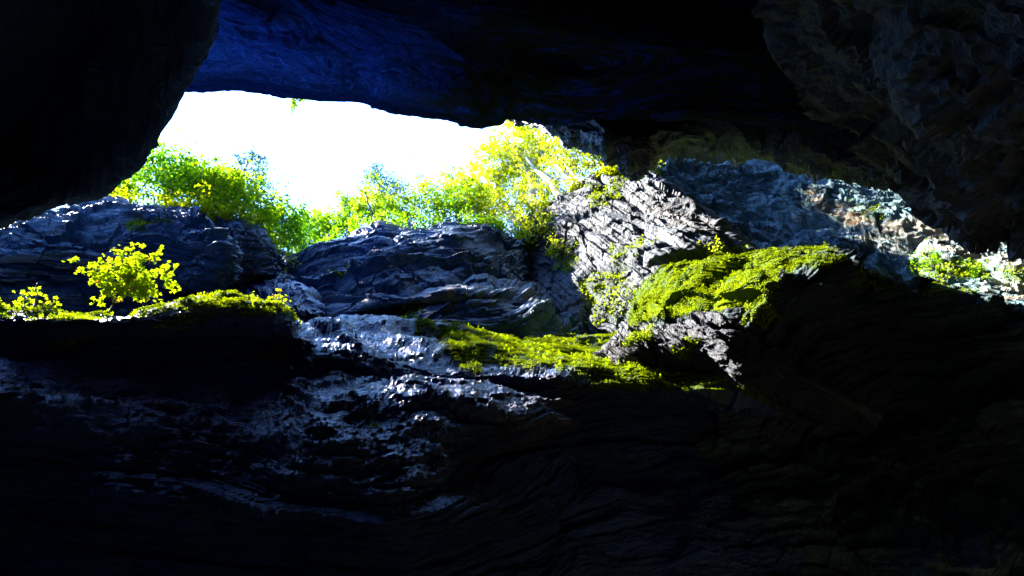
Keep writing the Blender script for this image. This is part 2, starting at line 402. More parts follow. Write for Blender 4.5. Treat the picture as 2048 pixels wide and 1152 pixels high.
# ---- the wall we face (mode D: distance of the wall from us across the gorge)
A_top = [(-900, 560, 7.4), (-300, 605, 7.2), (-100, 616, 7.0), (150, 631, 7.0), (330, 624, 7.0), (470, 606, 7.2), (560, 620, 7.5), (600, 648, 8.4),
         (650, 640, 9.0), (720, 632, 9.2), (860, 648, 9.6), (1020, 660, 10.2), (1180, 676, 10.5), (1300, 662, 10.4), (1500, 700, 10.2), (1800, 760, 9.6), (3000, 800, 9.2)]
A_back = [(x, y + 60, d * 1.45) for x, y, d in A_top]
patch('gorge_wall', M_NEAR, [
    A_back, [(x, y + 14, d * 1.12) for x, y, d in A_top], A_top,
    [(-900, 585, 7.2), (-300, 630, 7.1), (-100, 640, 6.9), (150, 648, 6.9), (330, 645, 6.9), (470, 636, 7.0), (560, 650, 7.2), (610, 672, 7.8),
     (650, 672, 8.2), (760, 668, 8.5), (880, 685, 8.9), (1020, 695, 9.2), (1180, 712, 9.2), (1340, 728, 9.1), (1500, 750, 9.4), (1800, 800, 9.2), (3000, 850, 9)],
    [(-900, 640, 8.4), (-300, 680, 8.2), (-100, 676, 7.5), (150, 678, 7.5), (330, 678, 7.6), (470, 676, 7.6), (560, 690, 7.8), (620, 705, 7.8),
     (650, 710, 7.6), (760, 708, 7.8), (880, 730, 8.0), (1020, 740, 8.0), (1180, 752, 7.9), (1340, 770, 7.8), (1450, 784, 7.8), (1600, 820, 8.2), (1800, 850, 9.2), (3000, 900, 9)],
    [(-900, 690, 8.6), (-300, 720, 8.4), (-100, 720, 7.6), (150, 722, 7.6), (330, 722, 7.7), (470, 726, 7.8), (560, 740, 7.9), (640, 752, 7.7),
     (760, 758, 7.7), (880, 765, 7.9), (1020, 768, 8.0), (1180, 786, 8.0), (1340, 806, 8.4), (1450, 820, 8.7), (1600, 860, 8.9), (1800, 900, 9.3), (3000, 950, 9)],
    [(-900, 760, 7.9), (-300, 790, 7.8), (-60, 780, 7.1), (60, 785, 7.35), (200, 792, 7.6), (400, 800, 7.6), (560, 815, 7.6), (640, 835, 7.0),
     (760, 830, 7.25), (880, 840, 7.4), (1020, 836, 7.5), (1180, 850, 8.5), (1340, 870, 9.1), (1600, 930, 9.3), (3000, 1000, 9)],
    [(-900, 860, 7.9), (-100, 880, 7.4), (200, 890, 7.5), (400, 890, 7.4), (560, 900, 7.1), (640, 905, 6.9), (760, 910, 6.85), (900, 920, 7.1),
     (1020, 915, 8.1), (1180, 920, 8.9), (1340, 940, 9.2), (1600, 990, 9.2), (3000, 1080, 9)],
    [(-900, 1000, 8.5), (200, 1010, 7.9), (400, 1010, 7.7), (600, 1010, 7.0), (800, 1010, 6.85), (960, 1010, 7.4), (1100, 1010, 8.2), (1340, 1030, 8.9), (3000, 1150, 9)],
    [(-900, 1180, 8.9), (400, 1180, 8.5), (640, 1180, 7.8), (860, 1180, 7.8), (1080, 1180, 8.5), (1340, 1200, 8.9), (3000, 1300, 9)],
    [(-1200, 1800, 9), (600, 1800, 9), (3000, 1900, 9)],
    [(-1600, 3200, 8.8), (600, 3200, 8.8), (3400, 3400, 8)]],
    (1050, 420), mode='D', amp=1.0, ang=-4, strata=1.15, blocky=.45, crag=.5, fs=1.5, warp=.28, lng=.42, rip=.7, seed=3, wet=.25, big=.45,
    moss=[MOSS_SHELF, (MOSS_SHELF_LOW, .7), LEDGE_MOSS, (LEDGE_LINE, .9),
          ([(60, 780), (160, 755), (240, 742), (240, 750), (160, 766), (60, 795)], .35),
          ([(735, 832), (768, 832), (765, 850), (740, 850)], .9), ([(520, 705), (575, 700), (570, 718), (525, 716)], .7),
          ([(1060, 780), (1160, 775), (1120, 850), (1040, 830)], .15)],
    warm=[([(1040, 760), (1180, 765), (1150, 860), (1030, 900), (980, 850)], .35)],
    wetp=[([(560, 600), (1000, 640), (1000, 980), (760, 1010), (620, 1000), (560, 900), (540, 700)], .9),
          ([(-80, 740), (60, 750), (50, 830), (-80, 830)], .9)],
    label='dark wet layered slate wall of the gorge below the mossy ledges')

# ---- roof over us
R_rim = [(330, 150, 19.2), (365, 178, 19.4), (440, 181, 19.6), (475, 179, 19.6), (520, 184, 19.8), (545, 190, 19.8), (575, 195, 19.9), (640, 202, 20.0), (720, 206, 20.2), (765, 220, 20.2), (830, 228, 20.2), (850, 232, 20.2),
         (905, 240, 20.2), (925, 250, 20.2), (950, 254, 20.2), (975, 248, 20.2), (1000, 246, 20.0), (1022, 237, 19.5), (1100, 246, 17.9), (1200, 250, 16.3), (1320, 242, 14.3), (1450, 240, 14.0), (1640, 262, 13.5), (1850, 300, 12.5), (2200, 340, 11.0), (2900, 420, 9.0)]
def rr(dy, k):
    out = []
    for x, y, z in R_rim:
        f = min(1, max(0, (1180 - x) / 260)); f = f * f * (3 - 2 * f)      # the hanging lip dies out towards the right
        out.append((x, y - dy, f * (10.6 + (z - 10.6) * k) + (1 - f) * (z - .6 - .006 * dy)))
    return out
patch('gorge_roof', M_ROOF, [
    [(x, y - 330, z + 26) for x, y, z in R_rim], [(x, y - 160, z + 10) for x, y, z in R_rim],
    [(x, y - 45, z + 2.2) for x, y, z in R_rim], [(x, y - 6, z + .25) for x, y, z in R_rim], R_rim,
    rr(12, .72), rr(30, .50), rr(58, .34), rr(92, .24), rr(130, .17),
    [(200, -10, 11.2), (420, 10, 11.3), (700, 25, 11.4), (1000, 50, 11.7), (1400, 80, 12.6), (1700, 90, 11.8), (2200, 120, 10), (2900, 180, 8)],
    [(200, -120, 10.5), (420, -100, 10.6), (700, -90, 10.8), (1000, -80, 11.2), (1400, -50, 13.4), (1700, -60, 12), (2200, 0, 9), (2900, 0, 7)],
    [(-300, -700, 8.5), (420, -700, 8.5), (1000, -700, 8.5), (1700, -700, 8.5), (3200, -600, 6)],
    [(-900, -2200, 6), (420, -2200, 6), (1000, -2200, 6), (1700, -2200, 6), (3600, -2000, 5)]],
    (620, 320), warm=[(lambda W: smooth(.2, 4.2, W[..., 0] + 1.2 * fbm(W * .5, 3, 3)), 1.6)], amp=.5, ang=-7, strata=.9, blocky=.35, crag=.6, seed=11, big=.2, frac=.8,  # ramp takes the painted glow out of the roof colour towards the right
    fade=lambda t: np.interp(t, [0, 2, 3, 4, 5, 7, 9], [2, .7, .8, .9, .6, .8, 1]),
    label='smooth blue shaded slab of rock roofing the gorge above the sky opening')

# ---- left wall (rows run down the picture)
L_edge = [(640, -1500, 6.40), (520, -500, 7.60), (440, -80, 8.80), (425, 30, 9.28), (412, 110, 9.60), (366, 180, 9.92), (352, 215, 10.08), (338, 240, 10.24), (312, 288, 10.40), (292, 320, 10.56), (262, 352, 10.72),
          (226, 388, 10.88), (200, 400, 10.88), (140, 414, 10.72), (98, 432, 10.56), (30, 452, 10.32), (-100, 480, 9.92), (-500, 640, 8.80), (-1000, 1000, 7.60)]
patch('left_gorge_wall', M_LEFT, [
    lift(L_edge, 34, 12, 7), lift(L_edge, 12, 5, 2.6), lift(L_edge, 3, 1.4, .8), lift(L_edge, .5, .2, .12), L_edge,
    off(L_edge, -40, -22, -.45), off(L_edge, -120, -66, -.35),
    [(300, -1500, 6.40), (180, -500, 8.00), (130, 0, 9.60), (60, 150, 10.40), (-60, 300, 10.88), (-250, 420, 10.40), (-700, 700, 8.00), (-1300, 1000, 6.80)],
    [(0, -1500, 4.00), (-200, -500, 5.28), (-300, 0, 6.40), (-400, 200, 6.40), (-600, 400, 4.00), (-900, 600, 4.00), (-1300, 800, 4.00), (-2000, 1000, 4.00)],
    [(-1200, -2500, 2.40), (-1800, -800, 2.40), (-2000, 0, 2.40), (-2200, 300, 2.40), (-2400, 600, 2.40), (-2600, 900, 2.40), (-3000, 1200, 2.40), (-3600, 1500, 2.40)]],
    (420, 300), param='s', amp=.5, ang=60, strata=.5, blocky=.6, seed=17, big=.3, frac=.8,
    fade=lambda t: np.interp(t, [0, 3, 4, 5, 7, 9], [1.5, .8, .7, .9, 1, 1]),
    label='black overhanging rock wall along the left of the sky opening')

# ---- rough underside right of the sky
B_low = [(985, 225, 23.5), (1022, 240, 22.6), (1080, 262, 20.4), (1130, 286, 18.6), (1180, 308, 17.2), (1222, 322, 15.9), (1250, 346, 15.4), (1278, 348, 15.4), (1310, 324, 16), (1360, 306, 17), (1450, 306, 17.4),
         (1540, 318, 17), (1600, 336, 16.6), (1680, 350, 16), (1770, 360, 15.4), (1900, 400, 15), (2200, 470, 14)]
patch('rough_roof_block', M_ROUGH, [
    [(x - 30, y - 240, z + 24) for x, y, z in B_low], [(x, y - 80, z + 8) for x, y, z in B_low], [(x, y - 16, z + 1.6) for x, y, z in B_low], B_low,
    [(985, 210, 23), (1030, 230, 22), (1090, 250, 19.6), (1140, 264, 17.8), (1190, 282, 16), (1225, 296, 15), (1255, 306, 14.6), (1290, 312, 14.7), (1330, 296, 15.4), (1450, 288, 16.4), (1560, 300, 16), (1690, 326, 15), (1780, 340, 14.4), (2200, 430, 13)],
    [(980, 180, 23), (1040, 205, 21), (1150, 236, 17.2), (1230, 262, 14.8), (1330, 262, 14.9), (1450, 262, 16), (1600, 272, 15.4), (1700, 310, 14.6), (2200, 380, 12)],
    [(980, 120, 23), (1150, 160, 19), (1330, 200, 17), (1600, 200, 17), (2200, 250, 15)]],
    (480, 150), amp=.65, ang=-30, strata=.6, blocky=1.2, crag=1.1, seed=23, big=.35, frac=1.2, wet=.2,
    moss=[([(1210, 260), (1225, 262), (1222, 320), (1208, 318)], .8), ([(1090, 262), (1200, 300), (1190, 310), (1085, 268)], .6)],
    warm=[([(1200, 250), (1330, 240), (1330, 350), (1220, 350)], .25)],
    label='jagged grey rock block hanging between the sky opening and the far arch')

# ---- black boulder, upper right
K_edge = [(1440, -1200, 7), (1500, -300, 9), (1518, -40, 10.2), (1530, 25, 10.6), (1562, 92, 11), (1600, 168, 11.4), (1636, 238, 11.8), (1655, 262, 12), (1688, 272, 12), (1728, 330, 12.2), (1772, 388, 12.4), (1856, 436, 12.2),
          (1950, 460, 11.8), (2060, 470, 11.4), (2300, 520, 10.6), (3000, 700, 9)]
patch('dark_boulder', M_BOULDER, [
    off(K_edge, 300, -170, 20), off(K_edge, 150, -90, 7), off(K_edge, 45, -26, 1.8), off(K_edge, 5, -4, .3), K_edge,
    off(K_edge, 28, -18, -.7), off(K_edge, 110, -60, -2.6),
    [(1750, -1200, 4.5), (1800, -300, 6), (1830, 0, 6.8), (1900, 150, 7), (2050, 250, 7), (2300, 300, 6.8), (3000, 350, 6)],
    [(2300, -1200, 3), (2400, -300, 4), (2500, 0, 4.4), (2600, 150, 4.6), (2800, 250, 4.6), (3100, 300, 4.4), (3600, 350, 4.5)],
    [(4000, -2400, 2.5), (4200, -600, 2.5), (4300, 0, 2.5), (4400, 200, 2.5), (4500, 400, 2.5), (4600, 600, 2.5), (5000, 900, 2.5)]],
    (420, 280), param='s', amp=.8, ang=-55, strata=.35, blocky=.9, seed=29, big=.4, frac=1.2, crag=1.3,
    moss=[([(1590, 150), (1660, 250), (1650, 262), (1580, 165)], .3), ([(1860, 0), (1960, 0), (1940, 60), (1870, 50)], .3)],
    label='huge dark rough boulder overhanging the upper right of the gorge')

# ---- upper left block
UL_top = [(-500, 520, 17), (-100, 470, 18), (20, 448, 19), (100, 430, 20), (140, 415, 20.5), (180, 406, 21), (250, 408, 21.5), (330, 413, 22), (388, 410, 22.4), (415, 425, 22.6), (450, 437, 23), (485, 441, 23.4),
          (520, 470, 23.6), (548, 505, 24), (575, 530, 24.4)]
patch('upper_left_rock', M_UPPER, [
    [(x - 30, y + 60, z + 16) for x, y, z in UL_top], [(x - 4, y + 10, z + 3) for x, y, z in UL_top], UL_top,
    [(-500, 540, 16.5), (-100, 490, 17.4), (100, 446, 19.2), (180, 425, 19.8), (330, 432, 20.6), (388, 435, 20.8), (430, 455, 20.8), (480, 470, 22.2), (510, 490, 22.6), (565, 535, 23.4)],
    [(-500, 570, 16.6), (-100, 530, 17), (100, 490, 18.2), (250, 480, 18.8), (340, 480, 19.4), (400, 490, 19), (450, 495, 19), (475, 505, 21.2), (520, 520, 22.2), (560, 545, 23)],
    [(-500, 600, 17), (-100, 570, 17.2), (100, 550, 18.2), (250, 545, 18.8), (350, 545, 19), (410, 548, 18.8), (462, 535, 19), (480, 540, 21), (515, 546, 21.6), (555, 556, 22.6)],
    [(-500, 640, 17.6), (-100, 640, 18), (100, 640, 18.6), (250, 610, 19.4), (350, 595, 20), (410, 580, 20.6), (462, 570, 21), (490, 565, 21.8), (515, 565, 22.4), (555, 570, 23)],
    [(-500, 760, 17), (-100, 760, 17.6), (100, 760, 18), (250, 740, 18.4), (350, 720, 18.6), (410, 700, 19), (462, 690, 19.4), (490, 690, 20), (515, 690, 20.4), (555, 690, 21)]],
    (560, 240), amp=.8, ang=-6, strata=1.1, blocky=.7, fs=.8, seed=31, big=.4, wet=.35,
    moss=[([(250, 440), (355, 436), (350, 452), (255, 455)], .8), ([(500, 460), (545, 500), (540, 520), (495, 480)], .25)],
    label='layered blue slate block topped by trees at upper left')

# ---- the wet chute
patch('wet_slab', M_NEAR, [
    [(300, 520, 26), (450, 500, 27.5), (540, 490, 29), (600, 520, 30), (640, 560, 30)],
    [(300, 545, 23), (450, 530, 25), (545, 508, 27), (578, 524, 28), (606, 556, 27)],
    [(280, 575, 20), (420, 565, 22), (530, 552, 23.5), (590, 556, 24.5), (626, 590, 24)],
    [(280, 605, 18.4), (420, 600, 19.4), (540, 600, 20), (600, 600, 20.5), (644, 622, 20.8)],
    [(280, 640, 17), (420, 635, 17.4), (540, 630, 17.6), (620, 634, 17.8), (662, 640, 18.6)],
    [(280, 740, 16), (420, 740, 16), (540, 740, 16.4), (620, 740, 16.6), (680, 740, 17)]],
    (300, 170), amp=.85, ang=-28, strata=.9, blocky=.4, fs=.7, seed=37, wet=.95, big=.25,
    moss=[([(370, 545), (470, 560), (520, 590), (440, 585), (360, 560)], .25)],
    label='glistening wet slab sliding down to the notch between two rocks')

# ---- centre rock
def cz(rows):
    return [[(x, y, z * (.91 + .09 * min(1, max(0, (x - 580) / 420)))) for x, y, z in r] for r in rows]
C_top = [(540, 560, 29), (572, 530, 29.5), (600, 517, 30), (640, 494, 30.5), (700, 466, 31), (755, 440, 31.4), (800, 442, 31.5), (850, 450, 31.6), (900, 446, 31.8), (960, 450, 32), (1010, 460, 32.4), (1050, 474, 34), (1120, 500, 40)]
patch('centre_rock', M_UPPER, cz([
    [(x, y + 60, z + 22) for x, y, z in C_top], [(x, y + 10, z + 3.5) for x, y, z in C_top], C_top,
    [(545, 575, 28), (590, 545, 28.5), (640, 520, 29), (700, 490, 29.4), (760, 465, 29.8), (800, 462, 30), (850, 470, 30), (905, 465, 29.4), (960, 470, 30), (1015, 480, 31), (1055, 495, 33), (1120, 510, 40)],
    [(560, 600, 26.5), (620, 570, 26.8), (690, 530, 27.4), (760, 505, 27), (840, 500, 27.6), (900, 500, 27.8), (980, 505, 28), (1030, 515, 29.5), (1060, 525, 32), (1120, 540, 38)],
    [(590, 630, 25.5), (650, 600, 25.2), (710, 570, 25.6), (760, 545, 25.3), (840, 545, 26), (900, 545, 26.4), (980, 540, 26), (1040, 548, 28), (1066, 560, 30), (1120, 580, 36)],
    [(600, 660, 24), (680, 630, 23.2), (760, 605, 22.8), (850, 596, 22.4), (940, 588, 22.8), (1050, 575, 24.5), (1080, 580, 26.5), (1130, 600, 32)],
    [(600, 700, 23), (680, 660, 23.4), (760, 634, 23.4), (850, 616, 23.4), (960, 612, 22.6), (1060, 600, 23.4), (1100, 615, 25), (1150, 630, 30)],
    [(600, 760, 21), (760, 670, 21.4), (860, 650, 21.4), (980, 640, 21), (1120, 660, 21.6), (1200, 700, 24)],
    [(600, 860, 19), (760, 800, 19), (980, 780, 19), (1120, 780, 19), (1200, 800, 20)]]),
    (560, 260), amp=.62, ang=14, strata=1.0, blocky=.8, crag=.6, fs=.5, seed=41, big=.4, wet=.3,
    moss=[([(780, 640), (830, 606), (880, 598), (850, 610), (812, 640)], .8), ([(660, 552), (690, 538), (695, 542), (665, 560)], .9),
          ([(1060, 560), (1150, 540), (1150, 660), (1090, 640)], .3)],
    warm=[([(815, 612), (850, 595), (905, 588), (985, 590), (960, 600), (880, 604), (830, 622)], 1.0), ([(975, 600), (1040, 588), (1100, 570), (1060, 600), (985, 615)], .5)],
    label='blue grey rock of rounded blocks below the middle trees')

# ---- sunlit rock
D_top = [(1020, 490, 37), (1032, 462, 37), (1062, 428, 36.6), (1110, 398, 36), (1160, 372, 35), (1215, 352, 33.6), (1250, 350, 32.6), (1295, 350, 31), (1340, 376, 29), (1385, 405, 27), (1430, 440, 25.4), (1475, 485, 24), (1510, 520, 23), (1600, 600, 22)]
patch('sunlit_rock', M_GREY, [
    [(x + 50, y + 70, z + 18) for x, y, z in D_top], [(x + 8, y + 10, z + 3) for x, y, z in D_top], D_top,
    [(1024, 505, 35), (1045, 475, 35), (1080, 445, 34.4), (1130, 420, 33.4), (1180, 395, 32.2), (1250, 378, 30.4), (1300, 385, 28.6), (1345, 410, 27), (1390, 440, 25.6), (1440, 470, 24.4), (1490, 515, 23), (1600, 620, 21.4)],
    [(1040, 550, 33), (1066, 520, 32.6), (1110, 490, 31.6), (1160, 465, 30), (1220, 445, 28), (1290, 445, 26), (1350, 460, 24.6), (1400, 480, 23.8), (1450, 505, 23.2), (1600, 650, 20.8)],
    [(1050, 595, 30), (1085, 560, 29.6), (1140, 540, 28), (1200, 520, 26), (1260, 505, 24.4), (1320, 500, 23), (1380, 505, 22.6), (1440, 520, 22.6), (1600, 680, 20.4)],
    [(1060, 640, 26.5), (1110, 600, 26), (1180, 580, 24.4), (1240, 560, 23.2), (1300, 545, 22.4), (1360, 535, 22.2), (1440, 545, 22), (1600, 720, 20)],
    [(1070, 700, 23), (1140, 650, 22.4), (1210, 630, 21.8), (1270, 610, 21.4), (1340, 590, 21.4), (1440, 600, 21.4), (1600, 760, 19.6)],
    [(1080, 820, 18.6), (1200, 780, 18.4), (1300, 760, 18), (1440, 760, 18), (1600, 860, 18)]],
    (520, 340), amp=.62, ang=-38, strata=.7, blocky=1.1, crag=.5, fs=.55, seed=47, big=.4, frac=1.0,
    moss=[([(1180, 370), (1250, 360), (1235, 400), (1180, 420)], .55), ([(1100, 500), (1150, 480), (1155, 530), (1110, 550)], .6),
          ([(1230, 500), (1290, 480), (1330, 482), (1270, 505), (1230, 535)], .5), ([(1040, 440), (1100, 420), (1110, 470), (1060, 480)], .5),
          ([(1150, 560), (1260, 530), (1260, 640), (1180, 650)], .35), ([(1440, 490), (1510, 510), (1490, 545), (1430, 520)], .5)],
    warm=[([(1180, 390), (1400, 400), (1500, 520), (1420, 480), (1300, 430)], .2)],
    label='pale grey ribbed rock face catching the sun right of the trees')

# ---- far right wall behind the arch
patch('far_right_rock', M_TEAL, [
    [(1180, 240, 44), (1500, 240, 44), (1800, 280, 38), (2300, 300, 30)],
    [(1200, 320, 40), (1300, 318, 40), (1450, 325, 39), (1560, 340, 37), (1640, 350, 34), (1760, 360, 31), (1900, 410, 26), (2300, 430, 24)],
    [(1240, 360, 38), (1330, 370, 38), (1400, 390, 37), (1500, 395, 36), (1560, 400, 35), (1630, 400, 32), (1700, 410, 30), (1790, 440, 27), (1900, 470, 24), (2040, 495, 22), (2300, 520, 21)],
    [(1320, 420, 36), (1400, 440, 36), (1480, 430, 35), (1550, 440, 33), (1640, 440, 30.5), (1720, 455, 28), (1800, 480, 25), (1900, 500, 22.6), (2040, 530, 20.5), (2300, 560, 19)],
    [(1380, 500, 33), (1480, 480, 32), (1560, 475, 31), (1640, 475, 29), (1720, 490, 26), (1800, 510, 23.6), (1900, 530, 21.6), (2040, 560, 19.6), (2300, 600, 18)],
    [(1400, 560, 30), (1500, 540, 29), (1600, 520, 27), (1700, 520, 25), (1800, 540, 22.4), (1900, 560, 20.4), (2040, 590, 18.6), (2300, 640, 17)],
    [(1400, 700, 24), (1600, 660, 23), (1800, 640, 20), (2040, 680, 17.6), (2300, 760, 16)]],
    (560, 230), amp=.62, ang=-26, strata=.8, blocky=1.1, fs=.55, seed=53, big=.6, frac=1.6,
    moss=[([(1830, 525), (1880, 520), (1960, 535), (2050, 540), (2050, 560), (1900, 556), (1830, 552)], .8), ([(1560, 380), (1640, 370), (1600, 440), (1560, 430)], .3),
          ([(1700, 400), (1780, 410), (1760, 440), (1700, 430)], .35), ([(1290, 340), (1330, 336), (1320, 356)], .7)],
    warm=[([(1620, 380), (1720, 420), (1760, 430), (1720, 450), (1640, 430), (1600, 400)], .8), ([(1700, 430), (1850, 440), (2100, 480), (2100, 560), (1850, 530), (1720, 480)], .45),
          ([(1960, 560), (2060, 570), (2060, 610), (1980, 600)], .9)],
    label='weathered teal and ochre cliff seen beneath the arch at far right')

# ---- mossy mound with the dark cave wall to its right
M_top = [(1258, 690, 18.6), (1262, 650, 18.8), (1275, 600, 19), (1310, 560, 19), (1360, 535, 19), (1420, 516, 19), (1500, 514, 18.6), (1560, 507, 18), (1640, 503, 17.2), (1690, 520, 16.6), (1730, 555, 16.2), (1790, 566, 15.8), (1850, 574, 15.4),
         (1960, 600, 14.8), (2060, 630, 14.2), (2300, 680, 13), (3000, 800, 11)]
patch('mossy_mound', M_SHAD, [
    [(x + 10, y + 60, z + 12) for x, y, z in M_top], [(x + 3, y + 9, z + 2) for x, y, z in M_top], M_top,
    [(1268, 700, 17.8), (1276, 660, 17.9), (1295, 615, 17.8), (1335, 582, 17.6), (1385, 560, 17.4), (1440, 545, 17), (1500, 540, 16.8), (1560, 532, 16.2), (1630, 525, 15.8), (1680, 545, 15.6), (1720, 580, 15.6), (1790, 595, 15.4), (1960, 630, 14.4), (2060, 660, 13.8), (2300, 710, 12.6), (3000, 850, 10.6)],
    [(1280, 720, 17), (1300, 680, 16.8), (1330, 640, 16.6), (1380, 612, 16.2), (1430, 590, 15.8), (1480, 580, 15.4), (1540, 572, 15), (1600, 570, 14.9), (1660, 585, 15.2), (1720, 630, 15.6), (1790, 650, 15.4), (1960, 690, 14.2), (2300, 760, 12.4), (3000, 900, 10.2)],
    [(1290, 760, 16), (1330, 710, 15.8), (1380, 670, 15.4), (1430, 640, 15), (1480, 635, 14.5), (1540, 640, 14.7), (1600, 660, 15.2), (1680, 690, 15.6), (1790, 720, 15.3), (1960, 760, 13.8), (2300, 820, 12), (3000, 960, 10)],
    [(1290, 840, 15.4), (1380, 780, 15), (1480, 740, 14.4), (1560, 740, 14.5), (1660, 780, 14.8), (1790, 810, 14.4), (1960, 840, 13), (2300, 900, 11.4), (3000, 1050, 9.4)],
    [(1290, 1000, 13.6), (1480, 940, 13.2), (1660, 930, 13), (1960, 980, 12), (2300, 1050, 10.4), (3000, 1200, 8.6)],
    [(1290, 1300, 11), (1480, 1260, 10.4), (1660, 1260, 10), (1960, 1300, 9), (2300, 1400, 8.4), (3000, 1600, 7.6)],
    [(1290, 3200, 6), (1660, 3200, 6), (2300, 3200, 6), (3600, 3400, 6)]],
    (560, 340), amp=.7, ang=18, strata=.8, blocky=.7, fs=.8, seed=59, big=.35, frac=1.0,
    moss=[MOSS_MOUND, (MOSS_MOUND_LOW, .7), ([(1700, 530), (1740, 545), (1860, 566), (1960, 590), (1900, 592), (1780, 585), (1710, 565)], .7),
          ([(1540, 610), (1560, 620), (1540, 660), (1500, 655)], .5)],
    label='bulging mossy rock mound with a dark cave wall beyond it')

# ---- ridge nose between the two mossy slopes
patch('rock_ridge', M_RIDGE, [
    [(1180, 760, 17), (1300, 690, 18), (1450, 660, 18), (1560, 740, 17), (1700, 840, 16)],
    [(1180, 710, 15.6), (1250, 672, 15.6), (1310, 650, 15.6), (1370, 632, 15.4), (1430, 626, 15), (1470, 640, 14.6), (1510, 665, 14.2), (1550, 700, 13.9), (1600, 735, 13.5), (1650, 775, 13.1), (1750, 830, 13.2)],
    [(1180, 730, 15), (1260, 695, 14.7), (1320, 672, 14.4), (1380, 656, 14), (1430, 650, 13.7), (1465, 668, 13.3), (1500, 700, 13), (1545, 735, 12.8), (1595, 770, 12.8), (1640, 800, 12.9), (1750, 850, 13.4)],
    [(1200, 760, 14.6), (1290, 735, 14.4), (1350, 712, 14), (1400, 700, 13.6), (1440, 705, 13), (1475, 730, 12.6), (1510, 755, 12.5), (1550, 780, 12.6), (1590, 805, 12.9), (1640, 830, 13.4), (1750, 880, 14)],
    [(1210, 800, 15.4), (1300, 780, 15.2), (1380, 765, 14.8), (1430, 770, 14.2), (1470, 780, 13.4), (1510, 795, 13.2), (1560, 815, 13.6), (1600, 830, 14), (1640, 850, 14.6), (1750, 900, 15)],
    [(1210, 860, 16), (1380, 840, 16), (1510, 850, 15.6), (1600, 880, 15.6), (1750, 930, 16)]],
    (360, 180), amp=.5, ang=-30, strata=.9, blocky=.6, seed=61, big=.3, wet=.1, frac=1.2,
    moss=[([(1340, 690), (1400, 672), (1420, 680), (1380, 710), (1340, 712)], .8), ([(1250, 670), (1320, 652), (1300, 672), (1262, 700), (1240, 705)], 1.0),
          ([(1370, 740), (1480, 760), (1540, 800), (1480, 800), (1400, 775)], .7)],
    warm=[([(1430, 750), (1520, 770), (1560, 810), (1480, 800)], .4)],
    label='wet slate ridge running down between the mossy slopes')

# ------------------------------------------------------------------ ground, hills, rear wall (closing the gorge round us)
def sheet(name, mat, fn, nu, nv, label=None, ampl=.4, sd=5):
    u, v = np.meshgrid(np.linspace(0, 1, nu), np.linspace(0, 1, nv))
    W = fn(u, v)
    W = W + np.stack([fbm(W * .5, 4, sd), fbm(W * .5, 4, sd + 7), fbm(W * .5, 4, sd + 9)], -1) * ampl
    idx = np.arange(nu * nv).reshape(nv, nu)
    Fq = np.stack([idx[:-1, :-1], idx[:-1, 1:], idx[1:, 1:], idx[1:, :-1]], -1).reshape(-1, 4)
    o = mesh_obj(name, W.reshape(-1, 3), Fq, mat)
    fattr(o, 'strata', W.reshape(-1, 3), 'FLOAT_VECTOR')
    tag(o, label, kind='structure'); return o
def rear(u, v):
    X = -45 + 100 * u
    prof = np.array([(-3.5, 17), (-5, 15), (-7, 12), (-8, 8), (-8, 4), (-7.5, 0), (-7, -3)], float)
    k = v * (len(prof) - 1); pr = catmull(prof, k.ravel()).reshape(k.shape + (2,))
    return np.stack([X, pr[..., 0], pr[..., 1]], -1)
sheet('rear_gorge_wall', M_SHAD, rear, 120, 60, 'dark rock wall of the gorge behind the viewer')
sheet('ground', M_SOIL, lambda u, v: np.stack([-400 + 800 * u, -400 + 800 * v, -0.6 + 0 * u], -1), 160, 160, 'stony floor of the gorge', .2)
for nm, x0, sgn in (('west_light_blocker', -30, -1), ('east_light_blocker', 34, 1)):  # end walls out of view, added so no light leaks in from the sides
    sheet(nm, M_SHAD, lambda u, v, x0=x0, sgn=sgn: np.stack([x0 + sgn * 5 * np.sin(u * math.pi), -9 + 30 * u, -1 + (60 if sgn > 0 else 60) * v], -1), 50, 60,
          'unseen rock added to keep stray light out at the gorge end')
def hill(u, v):
    px = -600 + 3200 * u
    top = np.interp(px, [-600, 100, 390, 520, 580, 640, 760, 1040, 1230, 1500, 2600], [560, 455, 440, 500, 548, 520, 470, 480, 390, 520, 620])
    z0 = np.interp(px, [-600, 390, 580, 760, 1040, 1230, 2600], [19, 25, 33, 34.5, 33, 33, 34])
    b = at(px, top, z0)
    d = v ** 1.3 * 90
    return b + np.stack([0 * d, d, d * .42], -1)
sheet('hillside', M_SOIL, hill, 160, 60, 'wooded slope above the gorge rim', .5)

#VEG
# ------------------------------------------------------------------ vegetation
def tube(pts, rad, sides=6):
    pts = np.asarray(pts, float); rad = np.asarray(rad, float); n = len(pts)
    tg = np.gradient(pts, axis=0); tg /= np.linalg.norm(tg, axis=1, keepdims=True) + 1e-9
    ref = np.array([.31, .9, .3]); a = np.cross(tg, ref); a /= np.linalg.norm(a, axis=1, keepdims=True) + 1e-9
    b = np.cross(tg, a)
    th = np.arange(sides) * 2 * math.pi / sides
    V = pts[:, None] + rad[:, None, None] * (np.cos(th)[None, :, None] * a[:, None] + np.sin(th)[None, :, None] * b[:, None])
    idx = np.arange(n * sides).reshape(n, sides)
    Fq = np.stack([idx[:-1], np.roll(idx[:-1], -1, 1), np.roll(idx[1:], -1, 1), idx[1:]], -1).reshape(-1, 4)
    return V.reshape(-1, 3), Fq
def join(parts):
    V, Fs, o = [], [], 0
    for v, f in parts: V.append(v); Fs.append(f + o); o += len(v)
    return np.concatenate(V), np.concatenate(Fs)
def rand_unit(n):
    v = rng.normal(size=(n, 3)); return v / np.linalg.norm(v, axis=1, keepdims=True)
